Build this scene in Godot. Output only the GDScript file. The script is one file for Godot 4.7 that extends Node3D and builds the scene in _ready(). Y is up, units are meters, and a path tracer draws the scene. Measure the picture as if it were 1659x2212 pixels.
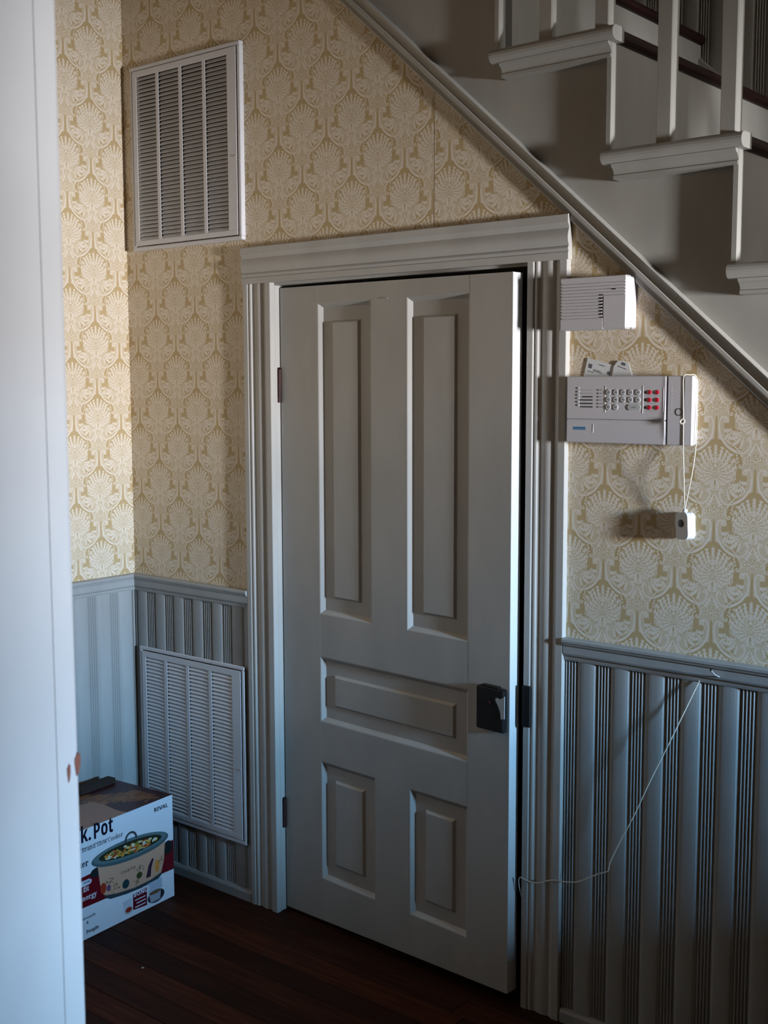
extends Node3D
# Old hall corner: closet door under a staircase, damask wallpaper, beadboard wainscot.
# Lengths below are in plan units; S turns them into metres.
const S := 0.75
var OFF := Vector3.ZERO
var M := {}
var used := {}
const SLOPE := 0.2722 / 0.3075      # rise over run of the stairs

# ------------------------------------------------------------------ mesh helpers
func mb() -> SurfaceTool:
	var st := SurfaceTool.new()
	st.begin(Mesh.PRIMITIVE_TRIANGLES)
	st.set_smooth_group(-1)
	return st

func tri(st: SurfaceTool, a: Vector3, b: Vector3, c: Vector3) -> void:   # a b c run anticlockwise seen from outside
	st.add_vertex((a - OFF) * S)
	st.add_vertex((c - OFF) * S)
	st.add_vertex((b - OFF) * S)

func quad(st: SurfaceTool, a: Vector3, b: Vector3, c: Vector3, d: Vector3) -> void:
	tri(st, a, b, c)
	tri(st, a, c, d)

func quad_from(st: SurfaceTool, a: Vector3, b: Vector3, c: Vector3, d: Vector3, mid: Vector3) -> void:
	var n := (c - a).cross(d - b)
	if n.dot((a + b + c + d) / 4.0 - mid) < 0.0:
		quad(st, d, c, b, a)
	else:
		quad(st, a, b, c, d)

func tri_from(st: SurfaceTool, a: Vector3, b: Vector3, c: Vector3, mid: Vector3) -> void:
	if (b - a).cross(c - a).dot((a + b + c) / 3.0 - mid) < 0.0:
		tri(st, a, c, b)
	else:
		tri(st, a, b, c)

# a chamfered box in a frame (o, ax, ay, az); lo and hi are in that frame
func cbox(st: SurfaceTool, lo: Vector3, hi: Vector3, ch := 0.0, o := Vector3.ZERO, ax := Vector3.RIGHT, ay := Vector3.UP, az := Vector3.BACK) -> void:
	var mid := (lo + hi) / 2.0
	var half := (hi - lo) / 2.0
	var cen := o + ax * mid.x + ay * mid.y + az * mid.z
	var c := minf(ch, minf(half.x, minf(half.y, half.z)) * 0.9)
	var put := func(s: Vector3, axis: int) -> Vector3:
		var p := Vector3.ZERO
		for k in 3:
			p[k] = s[k] * (half[k] if k == axis or c <= 0.0 else half[k] - c)
		return cen + ax * p.x + ay * p.y + az * p.z
	for axis in 3:
		var u := (axis + 1) % 3
		var v := (axis + 2) % 3
		for sg in [-1.0, 1.0]:
			var q := []
			for e in [[-1.0, -1.0], [1.0, -1.0], [1.0, 1.0], [-1.0, 1.0]]:
				var s := Vector3.ZERO
				s[axis] = sg
				s[u] = e[0]
				s[v] = e[1]
				q.append(put.call(s, axis))
			quad_from(st, q[0], q[1], q[2], q[3], cen)
	if c <= 0.0:
		return
	for axis in 3:
		var u := (axis + 1) % 3
		var v := (axis + 2) % 3
		for a in [-1.0, 1.0]:
			for b in [-1.0, 1.0]:
				var s0 := Vector3.ZERO
				s0[u] = a
				s0[v] = b
				var s1 := s0
				s0[axis] = -1.0
				s1[axis] = 1.0
				quad_from(st, put.call(s0, u), put.call(s1, u), put.call(s1, v), put.call(s0, v), cen)
	for a in [-1.0, 1.0]:
		for b in [-1.0, 1.0]:
			for d in [-1.0, 1.0]:
				var s := Vector3(a, b, d)
				tri_from(st, put.call(s, 0), put.call(s, 1), put.call(s, 2), cen)

# a closed outline swept along az; k0, k1 slant the ends
func sweep(st: SurfaceTool, prof: Array, o: Vector3, ax: Vector3, ay: Vector3, az: Vector3, length: float, k0 := Vector2.ZERO, k1 := Vector2.ZERO, caps := true) -> void:
	var area := 0.0
	var n := prof.size()
	for i in n:
		area += prof[i].cross(prof[(i + 1) % n])
	var flip := area * ax.cross(ay).dot(az) < 0.0
	var a := []
	var b := []
	for p: Vector2 in prof:
		var base := o + ax * p.x + ay * p.y
		a.append(base + az * k0.dot(p))
		b.append(base + az * (length + k1.dot(p)))
	for i in n:
		var j := (i + 1) % n
		if flip:
			quad(st, a[j], a[i], b[i], b[j])
		else:
			quad(st, a[i], a[j], b[j], b[i])
	if caps:
		var t := Geometry2D.triangulate_polygon(PackedVector2Array(prof))
		for i in range(0, t.size(), 3):
			cap_tri(st, a[t[i]], a[t[i + 1]], a[t[i + 2]], -az)
			cap_tri(st, b[t[i]], b[t[i + 1]], b[t[i + 2]], az)

func cap_tri(st: SurfaceTool, a: Vector3, b: Vector3, c: Vector3, out: Vector3) -> void:
	if (b - a).cross(c - a).dot(out) < 0.0:
		tri(st, a, c, b)
	else:
		tri(st, a, b, c)

# a flat slab with any outline in x and y, from z0 to z1
func slab_z(st: SurfaceTool, pts: Array, z0: float, z1: float) -> void:
	sweep(st, pts, Vector3(0, 0, z0), Vector3.RIGHT, Vector3.UP, Vector3.BACK, z1 - z0)

# a tube along points
func tube(st: SurfaceTool, pts: Array, r: float, sides := 6, r_end := -1.0) -> void:
	st.set_smooth_group(0)
	var rings := []
	var up := Vector3(0.13, 0.31, 0.94).normalized()
	for i in pts.size():
		var d: Vector3 = (pts[mini(i + 1, pts.size() - 1)] - pts[maxi(i - 1, 0)]).normalized()
		var x := d.cross(up).normalized()
		var y := d.cross(x).normalized()
		var rr := r if r_end < 0.0 else lerpf(r, r_end, float(i) / (pts.size() - 1))
		var ring := []
		for k in sides:
			var t := TAU * k / sides
			ring.append(pts[i] + (x * cos(t) + y * sin(t)) * rr)
		rings.append(ring)
	for i in pts.size() - 1:
		for k in sides:
			var l := (k + 1) % sides
			quad_from(st, rings[i][k], rings[i][l], rings[i + 1][l], rings[i + 1][k], (pts[i] + pts[i + 1]) / 2.0)
	st.set_smooth_group(-1)
	for e in [0, pts.size() - 1]:
		var inner: Vector3 = pts[1] if e == 0 else pts[e - 1]
		for k in range(1, sides - 1):
			tri_from(st, rings[e][0], rings[e][k], rings[e][k + 1], inner)

# a turned shape: profile of (radius, height) about axis d from o
func turned(st: SurfaceTool, prof: Array, o: Vector3, d: Vector3, sides := 16) -> void:
	var x := d.cross(Vector3(0.2, 0.9, 0.3)).normalized()
	var y := d.cross(x).normalized()
	for i in prof.size() - 1:
		for k in sides:
			var t0 := TAU * k / sides
			var t1 := TAU * (k + 1) / sides
			var e0 := x * cos(t0) + y * sin(t0)
			var e1 := x * cos(t1) + y * sin(t1)
			var p: Vector2 = prof[i]
			var q: Vector2 = prof[i + 1]
			var nn: Vector3 = (e0 + e1) * (q.y - p.y) - d * (q.x - p.x) * 2.0
			var m: Vector3 = o + (e0 + e1) * (p.x + q.x) / 4.0 + d * (p.y + q.y) / 2.0 - nn
			quad_from(st, o + e0 * p.x + d * p.y, o + e1 * p.x + d * p.y, o + e1 * q.x + d * q.y, o + e0 * q.x + d * q.y, m)

func smooth(pts: Array, steps := 6) -> Array:      # Catmull-Rom through points
	var out := []
	for i in pts.size() - 1:
		var p0: Vector3 = pts[maxi(i - 1, 0)]
		var p3: Vector3 = pts[mini(i + 2, pts.size() - 1)]
		for k in steps:
			out.append(pts[i].cubic_interpolate(pts[i + 1], p0, p3, float(k) / steps))
	out.append(pts[-1])
	return out

# ------------------------------------------------------------------ scene helpers
func numbered(called: String) -> String:
	used[called] = used.get(called, -1) + 1
	return called if used[called] == 0 else "%s_%03d" % [called, used[called]]

func thing(called: String, at: Vector3, label: String, category: String, group := "", kind := "") -> Node3D:
	var o := Node3D.new()
	o.name = numbered(called)
	add_child(o)
	o.position = at * S
	OFF = at
	tag(o, label, category, group, kind)
	return o

func tag(o: Node, label: String, category := "", group := "", kind := "") -> void:
	if label:
		o.set_meta("label", label)
	if category:
		o.set_meta("category", category)
	if group:
		o.set_meta("group", group)
	if kind:
		o.set_meta("kind", kind)

func setting(called: String, label: String, category: String, at := Vector3.ZERO) -> Node3D:
	return thing(called, at, label, category, "", "structure")

func part(parent: Node, called: String, st: SurfaceTool, m: Material) -> MeshInstance3D:
	st.generate_normals()
	return copy_part(parent, called, st.commit(), m, Vector3.ZERO)

func copy_part(parent: Node, called: String, mesh: Mesh, m: Material, at: Vector3) -> MeshInstance3D:
	var o := MeshInstance3D.new()
	o.name = called
	o.mesh = mesh
	o.material_override = m
	o.position = at * S
	parent.add_child(o, true)
	return o

func box_part(parent: Node, called: String, lo: Vector3, hi: Vector3, m: Material, ch := 0.0) -> MeshInstance3D:
	var st := mb()
	cbox(st, lo, hi, ch)
	return part(parent, called, st, m)

func lettering(parent: Node, called: String, words: String, at: Vector3, b: Basis, high: float, m: Material, face := "Droid Sans", bold := false, squeeze := 1.0, from_right := false) -> MeshInstance3D:
	var t := TextMesh.new()
	var f := SystemFont.new()
	f.font_names = PackedStringArray([face])
	f.font_weight = 700 if bold else 400
	t.font = f
	t.text = words
	t.font_size = 32
	t.pixel_size = high * S / 23.0
	t.depth = 0.0006 * S
	t.curve_step = 2.0
	t.horizontal_alignment = HORIZONTAL_ALIGNMENT_RIGHT if from_right else HORIZONTAL_ALIGNMENT_LEFT
	t.vertical_alignment = VERTICAL_ALIGNMENT_BOTTOM
	var o := MeshInstance3D.new()
	o.name = called
	o.mesh = t
	o.material_override = m
	o.transform = Transform3D(Basis(b.x * squeeze, b.y, b.z), (at - OFF) * S)
	parent.add_child(o, true)
	return o

func mat(c: Color, rough := 0.6, metal := 0.0, spec := 0.5) -> StandardMaterial3D:
	var m := StandardMaterial3D.new()
	m.albedo_color = c
	m.roughness = rough
	m.metallic = metal
	m.metallic_specular = spec
	return m

func noise_tex(freq: float, ramp: Array, seed_no := 1, octaves := 4, size := 512) -> NoiseTexture2D:
	var n := FastNoiseLite.new()
	n.seed = seed_no
	n.frequency = freq
	n.fractal_octaves = octaves
	var t := NoiseTexture2D.new()
	t.width = size
	t.height = size
	t.seamless = true
	t.noise = n
	if ramp.size():
		var g := Gradient.new()
		g.offsets = PackedFloat32Array([0.0, 1.0])
		g.colors = PackedColorArray([ramp[0], ramp[1]])
		t.color_ramp = g
	return t

func tri_tex(m: StandardMaterial3D, scale: Vector3) -> void:
	m.uv1_triplanar = true
	m.uv1_world_triplanar = true
	m.uv1_scale = scale

# ------------------------------------------------------------------ damask print (one repeat, two motifs in half drop)
const DW := 512
const DH := 638
var dv := PackedFloat32Array()

func dot_(x: float, y: float, r: float, v: float) -> void:
	var r2 := r * r
	for j in range(int(floor(y - r)), int(ceil(y + r)) + 1):
		for i in range(int(floor(x - r)), int(ceil(x + r)) + 1):
			var d2 := (i - x) * (i - x) + (j - y) * (j - y)
			if d2 <= r2:
				dv[posmod(j, DH) * DW + posmod(i, DW)] = v

# a stroke through points given in motif units (zoom pixels from the palmette's heart), drawn in all four places
func brush(pts: Array, r0: float, r1: float, v: float) -> void:
	var k := DW / 655.0
	var path := []
	for p: Vector2 in pts:
		path.append(Vector3(p.x, p.y, 0))
	path = smooth(path, 14) if path.size() > 2 else [path[0], path[0].lerp(path[1], 0.25), path[0].lerp(path[1], 0.5), path[0].lerp(path[1], 0.75), path[1]]
	for place in [Vector2(0.5, 0.5), Vector2(0.0, 0.0)]:
		for sx in [-1.0, 1.0]:
			for i in path.size():
				var t := float(i) / (path.size() - 1)
				dot_(place.x * DW + path[i].x * sx * k, place.y * DH + path[i].y * k, maxf(lerpf(r0, r1, t) * k, 0.7), v)

func plume(a: Vector2, m: Vector2, b: Vector2, w: float) -> void:     # a curled feather: gold gap, cream body, lobed edge, fine vein
	brush([a, a.lerp(m, 0.6), m], w * 0.45 + 4.0, w + 4.5, 0.34)
	brush([m, m.lerp(b, 0.55), b], w + 4.5, w * 0.55 + 4.5, 0.22)
	brush([a, a.lerp(m, 0.6), m], w * 0.4, w, 0.95)
	brush([m, m.lerp(b, 0.55), b], w, w * 0.5, 0.97)
	for k in 4:
		var f := 0.35 + 0.2 * k
		var c := a.lerp(m, f).lerp(m.lerp(b, f), f)
		var t := (b - a).normalized()
		for sg in [-1.0, 1.0]:
			var tip: Vector2 = c + t.orthogonal() * sg * (w * 1.3) + t * w * 0.4
			brush([c, tip], w * 0.5, w * 0.42, 0.95)
			brush([tip + t * w * 0.42, tip + t * w * 0.42 + t.orthogonal() * sg * 2.0], 2.6, 1.6, 0.1)
	brush([m, m.lerp(b, 0.7)], 1.6, 1.0, 0.6)

func curl(c: Vector2, r: float, from: float, turns: float, w: float, v: float) -> void:
	var pts := []
	for k in 9:
		var f := k / 8.0
		var ang := from + turns * TAU * f
		pts.append(c + Vector2(cos(ang), sin(ang)) * r * (1.0 - 0.75 * f))
	brush(pts, w, w * 0.6, v)

func damask() -> ImageTexture:
	dv.resize(DW * DH)
	var rng := RandomNumberGenerator.new()
	rng.seed = 7
	dv.fill(0.60)
	for i in 9000:                                        # the lacy ground between the scrolls
		dot_(rng.randf() * DW, rng.randf() * DH, rng.randf_range(0.9, 2.7), rng.randf_range(0.25, 0.95))
	# plain gold: a crescent on each side of the palmette, the channels between scrolls, the hollows of the scrolls
	for t in 10:
		var f := t / 9.0
		brush([Vector2(0, -250 + 150 * f), Vector2(70 + 20 * f, -222 + 150 * f), Vector2(150 + 10 * f, -165 + 120 * f), Vector2(205, -80 + 80 * f), Vector2(190, 10 + 40 * f)], 9, 17, 0.07)
	brush([Vector2(150, -186), Vector2(196, -130), Vector2(214, -80)], 14, 16, 0.0)
	brush([Vector2(327, -20), Vector2(327, 80), Vector2(327, 150)], 8, 14, 0.07)
	brush([Vector2(327, 150), Vector2(300, 205), Vector2(240, 262)], 14, 6, 0.07)
	for t in 7:
		brush([Vector2(250 - 6 * t, 40), Vector2(232 - t * 18, 130), Vector2(120 + t * 4, 225 - t * 22)], 14, 13, 0.1)
	# fine white arcs bounding the ogee
	brush([Vector2(30, -268), Vector2(120, -228), Vector2(192, -160), Vector2(226, -92), Vector2(226, -48), Vector2(205, -34)], 5, 4, 0.95)
	curl(Vector2(206, -48), 16, 1.2, 0.8, 5, 0.95)
	# big C scrolls with curled ends
	brush([Vector2(252, -10), Vector2(280, -22), Vector2(300, 20), Vector2(303, 80), Vector2(276, 160), Vector2(212, 228), Vector2(140, 260), Vector2(84, 252), Vector2(50, 214), Vector2(40, 168), Vector2(54, 140)], 5, 6, 0.97)
	brush([Vector2(302, 50), Vector2(290, 130), Vector2(235, 205), Vector2(160, 250)], 7, 11, 0.97)
	curl(Vector2(252, 2), 22, -1.2, -1.1, 6, 0.95)
	curl(Vector2(66, 160), 18, 2.4, 0.9, 5, 0.95)
	# acanthus inside the scrolls
	for q in [[118, 96, 165, 118, 206, 96, 13], [124, 112, 176, 150, 226, 140, 13], [112, 120, 150, 176, 186, 196, 12], [98, 128, 112, 184, 124, 222, 10], [206, 70, 236, 96, 262, 82, 10], [200, 104, 240, 126, 250, 156, 9]]:
		plume(Vector2(q[0], q[1]), Vector2(q[2], q[3]), Vector2(q[4], q[5]), q[6])
	# palmette: feathers curling outwards, lowest first, the tall one last
	for q in [[22, 56, 52, 104, 92, 96, 11], [30, 44, 96, 84, 146, 52, 12], [34, 30, 118, 48, 166, 2, 12], [36, 16, 124, 10, 170, -44, 13], [34, 0, 108, -30, 158, -96, 12], [28, -16, 92, -66, 122, -138, 13], [20, -28, 66, -100, 96, -164, 11], [12, -36, 40, -122, 56, -190, 11]]:
		plume(Vector2(q[0], q[1]), Vector2(q[2], q[3]), Vector2(q[4], q[5]), q[6])
	brush([Vector2(0, -40), Vector2(0, -130), Vector2(0, -216)], 20, 5, 0.08)
	brush([Vector2(0, -40), Vector2(0, -130), Vector2(0, -214)], 14, 3, 0.97)
	for k in 6:
		brush([Vector2(2, -60 - k * 24), Vector2(20 - k * 1.5, -84 - k * 24)], 6, 3, 0.96)
	brush([Vector2(0, -70), Vector2(0, -150)], 2, 1, 0.5)
	for i in 150:                                         # the print breaks up inside the palmette
		var a := rng.randf_range(-0.6, 3.4)
		var r := rng.randf_range(40.0, 150.0)
		var p := Vector2(absf(sin(a)) * r, -cos(a) * r * 0.9)
		if p.y < 70.0:
			brush([p, p + Vector2(2, 3)], rng.randf_range(2.0, 4.5), 1.5, rng.randf_range(0.35, 0.8))
	# heart, stem and drops
	for i in 90:
		var a := rng.randf() * TAU
		var r := sqrt(rng.randf()) * 36.0
		var p := Vector2(absf(cos(a)) * r, sin(a) * r * 1.2)
		brush([p, p + Vector2(1, 1)], 4, 3, [0.95, 0.3, 0.9, 0.55][i % 4])
	plume(Vector2(6, 58), Vector2(26, 100), Vector2(22, 146), 13)
	brush([Vector2(0, 84), Vector2(0, 112)], 8, 3, 0.07)
	plume(Vector2(4, 180), Vector2(30, 236), Vector2(66, 292), 12)
	for i in 70:                                          # little flowers under the scrolls
		var p := Vector2(rng.randf_range(0, 200), rng.randf_range(272, 345))
		brush([p, p + Vector2(3, 3)], 6, 4, [0.95, 0.35, 0.88, 0.2][i % 4])
	var fine := FastNoiseLite.new()
	fine.seed = 3
	fine.frequency = 0.21
	var img := Image.create(DW, DH, false, Image.FORMAT_RGB8)
	var gold := Color(0.70, 0.605, 0.43)
	var cream := Color(0.87, 0.83, 0.775)
	for j in DH:
		for i in DW:
			var v := dv[j * DW + i]
			# soften one texel, then let the ink break up
			v = v * 0.5 + 0.125 * (dv[j * DW + posmod(i + 1, DW)] + dv[j * DW + posmod(i - 1, DW)] + dv[posmod(j + 1, DH) * DW + i] + dv[posmod(j - 1, DH) * DW + i])
			v = clampf(v + 0.24 * fine.get_noise_2d(i, j) * (1.0 if v > 0.25 else 0.5), 0.0, 1.0)
			img.set_pixel(i, j, gold.lerp(cream, v))
	return ImageTexture.create_from_image(img)

# a sheet of wallpaper with its own uv; axis x or z runs along the wall
func paper(parent: Node, pts: Array, on_left: bool, u0: float, v0: float) -> void:
	var st := mb()
	var t := Geometry2D.triangulate_polygon(PackedVector2Array(pts))
	for i in range(0, t.size(), 3):
		var tr := []
		for k in 3:
			var p: Vector2 = pts[t[i + k]]
			var w := Vector3(0.0015, p.y, p.x) if on_left else Vector3(p.x, p.y, 0.0015)
			tr.append([w, Vector2((p.x - u0) * (-1.0 if on_left else 1.0) / 0.1835, -(p.y - v0) / 0.2285)])
		var nn: Vector3 = (tr[1][0] - tr[0][0]).cross(tr[2][0] - tr[0][0])
		var out := nn.x if on_left else nn.z
		for k in ([0, 1, 2] if out < 0.0 else [0, 2, 1]):
			st.set_uv(tr[k][1])
			st.add_vertex((tr[k][0] - OFF) * S)
	part(parent, "wallpaper_strip", st, M.paper)

func materials() -> void:
	var patchy := noise_tex(0.006, [Color(0.93, 0.93, 0.93), Color(1, 1, 1)], 9, 5)
	M.paint = mat(Color(0.70, 0.69, 0.67), 0.42)
	M.paint.albedo_texture = patchy
	tri_tex(M.paint, Vector3(2.6, 1.0, 2.6))
	M.edge = mat(Color(0.785, 0.79, 0.79), 0.45)  # lighter than the door paint, to lift the lit latch edge
	M.wain = M.paint.duplicate()
	M.wain.albedo_color = Color(0.63, 0.635, 0.63)
	M.stair = M.paint.duplicate()
	M.stair.albedo_color = Color(0.645, 0.635, 0.61)
	M.post = mat(Color(0.685, 0.685, 0.69), 0.55)
	M.post.albedo_texture = patchy
	tri_tex(M.post, Vector3(2, 1, 2))
	M.plaster = mat(Color(0.58, 0.485, 0.38), 0.8)
	M.plaster_light = mat(Color(0.74, 0.70, 0.62), 0.8)
	M.enamel = mat(Color(0.80, 0.80, 0.815), 0.35)
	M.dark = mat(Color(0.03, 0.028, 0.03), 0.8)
	M.plastic = mat(Color(0.755, 0.74, 0.75), 0.42)
	M.plastic_white = mat(Color(0.83, 0.84, 0.85), 0.4)
	M.key = mat(Color(0.68, 0.69, 0.69), 0.4)
	M.red = mat(Color(0.72, 0.10, 0.20), 0.4)
	M.blue = mat(Color(0.06, 0.42, 0.62), 0.5)
	M.ink = mat(Color(0.06, 0.055, 0.07), 0.6)
	M.inkgrey = mat(Color(0.36, 0.36, 0.38), 0.6)
	M.cord = mat(Color(0.83, 0.81, 0.75), 0.5)
	M.paper_white = mat(Color(0.82, 0.83, 0.83), 0.7)
	M.iron = mat(Color(0.075, 0.062, 0.058), 0.55, 0.35)
	M.rust = mat(Color(0.27, 0.105, 0.075), 0.6, 0.2)
	M.rust.albedo_texture = noise_tex(0.03, [Color(0.45, 0.4, 0.4), Color(1, 1, 1)], 21, 4, 128)
	tri_tex(M.rust, Vector3(9, 9, 9))
	M.sheet = mat(Color(0.52, 0.53, 0.54), 0.55, 0.5)
	M.steel = mat(Color(0.72, 0.71, 0.69), 0.45, 0.3)
	M.bare = mat(Color(0.40, 0.20, 0.125), 0.7)
	M.card = mat(Color(0.55, 0.46, 0.38), 0.8)
	# wood: noise drawn out along the boards
	M.floor = mat(Color(0.30, 0.155, 0.09), 0.6, 0.0, 0.25)
	M.floor.albedo_texture = noise_tex(0.02, [Color(0.66, 0.64, 0.62), Color(1.0, 1.0, 1.0)], 12, 5)
	tri_tex(M.floor, Vector3(0.45, 6, 6))
	M.tread = mat(Color(0.20, 0.08, 0.075), 0.45)
	M.tread.albedo_texture = noise_tex(0.02, [Color(0.5, 0.45, 0.45), Color(1, 1, 1)], 15, 5)
	tri_tex(M.tread, Vector3(6, 6, 0.5))
	M.skirt = mat(Color(0.17, 0.10, 0.085), 0.5)
	M.paper = mat(Color.WHITE, 0.62)
	M.paper.albedo_texture = damask()
	M.glass = mat(Color(1, 1, 1, 0.05), 0.02)
	M.glass.transparency = BaseMaterial3D.TRANSPARENCY_ALPHA

# ------------------------------------------------------------------ light and camera
const WX := 4.75       # inner face of the wall with the window, to the right of the view
const WZ0 := 0.22      # the window's opening along z ...
const WZ1 := 1.378
const WY0 := 1.37      # ... and its sill and head
const WY1 := 1.735

func daylight(called: String, at: Vector3, size: Vector2, c: Color, energy: float) -> void:
	var l := AreaLight3D.new()
	l.name = called
	add_child(l)
	l.area_size = size * S
	l.area_normalize_energy = true
	l.light_color = c
	l.light_energy = energy
	l.area_range = 20.0
	l.shadow_enabled = true
	l.position = at * S
	l.rotation = Vector3(0, PI / 2, 0)         # shines towards -x, into the hall

func _ready() -> void:
	var cam := Camera3D.new()
	cam.name = "camera"
	add_child(cam)
	cam.position = Vector3(3.16148, 1.6, 2.52129) * S
	cam.rotation = Vector3(deg_to_rad(-6.038734), deg_to_rad(39.61608), 0)
	cam.rotate_object_local(Vector3.BACK, deg_to_rad(-0.15325))
	cam.fov = 46.04
	cam.near = 0.05
	var lens := CameraAttributesPhysical.new()
	lens.frustum_focal_length = 28.242
	lens.frustum_focus_distance = 2.45
	lens.exposure_aperture = 11.5
	lens.frustum_near = 0.05
	lens.frustum_far = 100.0
	cam.attributes = lens
	cam.fov = 46.04
	cam.current = true
	var we := WorldEnvironment.new()
	we.name = "surroundings"
	var env := Environment.new()
	env.background_mode = Environment.BG_SKY
	var sky := Sky.new()
	var sm := ProceduralSkyMaterial.new()
	sm.sky_top_color = Color(0.35, 0.55, 0.85)
	sm.sky_horizon_color = Color(0.7, 0.8, 0.9)
	sm.ground_bottom_color = Color(0.4, 0.38, 0.33)
	sm.ground_horizon_color = Color(0.6, 0.58, 0.52)
	sky.sky_material = sm
	env.sky = sky
	env.background_energy_multiplier = 0.06
	env.tonemap_mode = Environment.TONE_MAPPER_LINEAR
	env.tonemap_exposure = 0.78
	env.sdfgi_enabled = true
	env.ssao_enabled = true
	env.ssil_enabled = true
	we.environment = env
	add_child(we)
	# daylight outside the window: open sky above, sunlit ground and porch boards below
	daylight("sky_daylight", Vector3(6.8, 1.965, 0.86), Vector2(0.26, 0.4), Color(0.585, 0.815, 1.0), 40.0)
	daylight("ground_daylight", Vector3(6.8, 1.45, 0.93), Vector2(0.26, 0.74), Color(0.985, 0.985, 1.0), 69.0)
	daylight("added_stair_fill", Vector3(WX + 0.04, 2.9, -0.55), Vector2(0.7, 0.6), Color(1.0, 0.98, 0.97), 1.3)  # added fill light, brightens the stair interior

	materials()
	shell()
	wainscot()
	trims()
	closet_door()
	stairs()
	doorway()
	var up := grille("return_air_grille", Vector3(0.054, 2.024, 0.0), "white louvred return air grille on wallpaper above the chair rail", 0.0)
	var low := grille("return_air_grille", Vector3(0.035, 0.178, 0.0), "white louvred return air grille over beadboard wainscot beside closet door", 0.009)
	cooker_carton()
	siren()
	console()
	leaflets()
	pendant()
	wire_and_nail()

# ------------------------------------------------------------------ the room
func stair_low(x: float) -> float:      # lower edge of the raking trim
	return 2.628 - 0.884 * (x - 0.928)

const DX0 := 0.080      # the ducts' openings along x
const DX1 := 0.520

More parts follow.
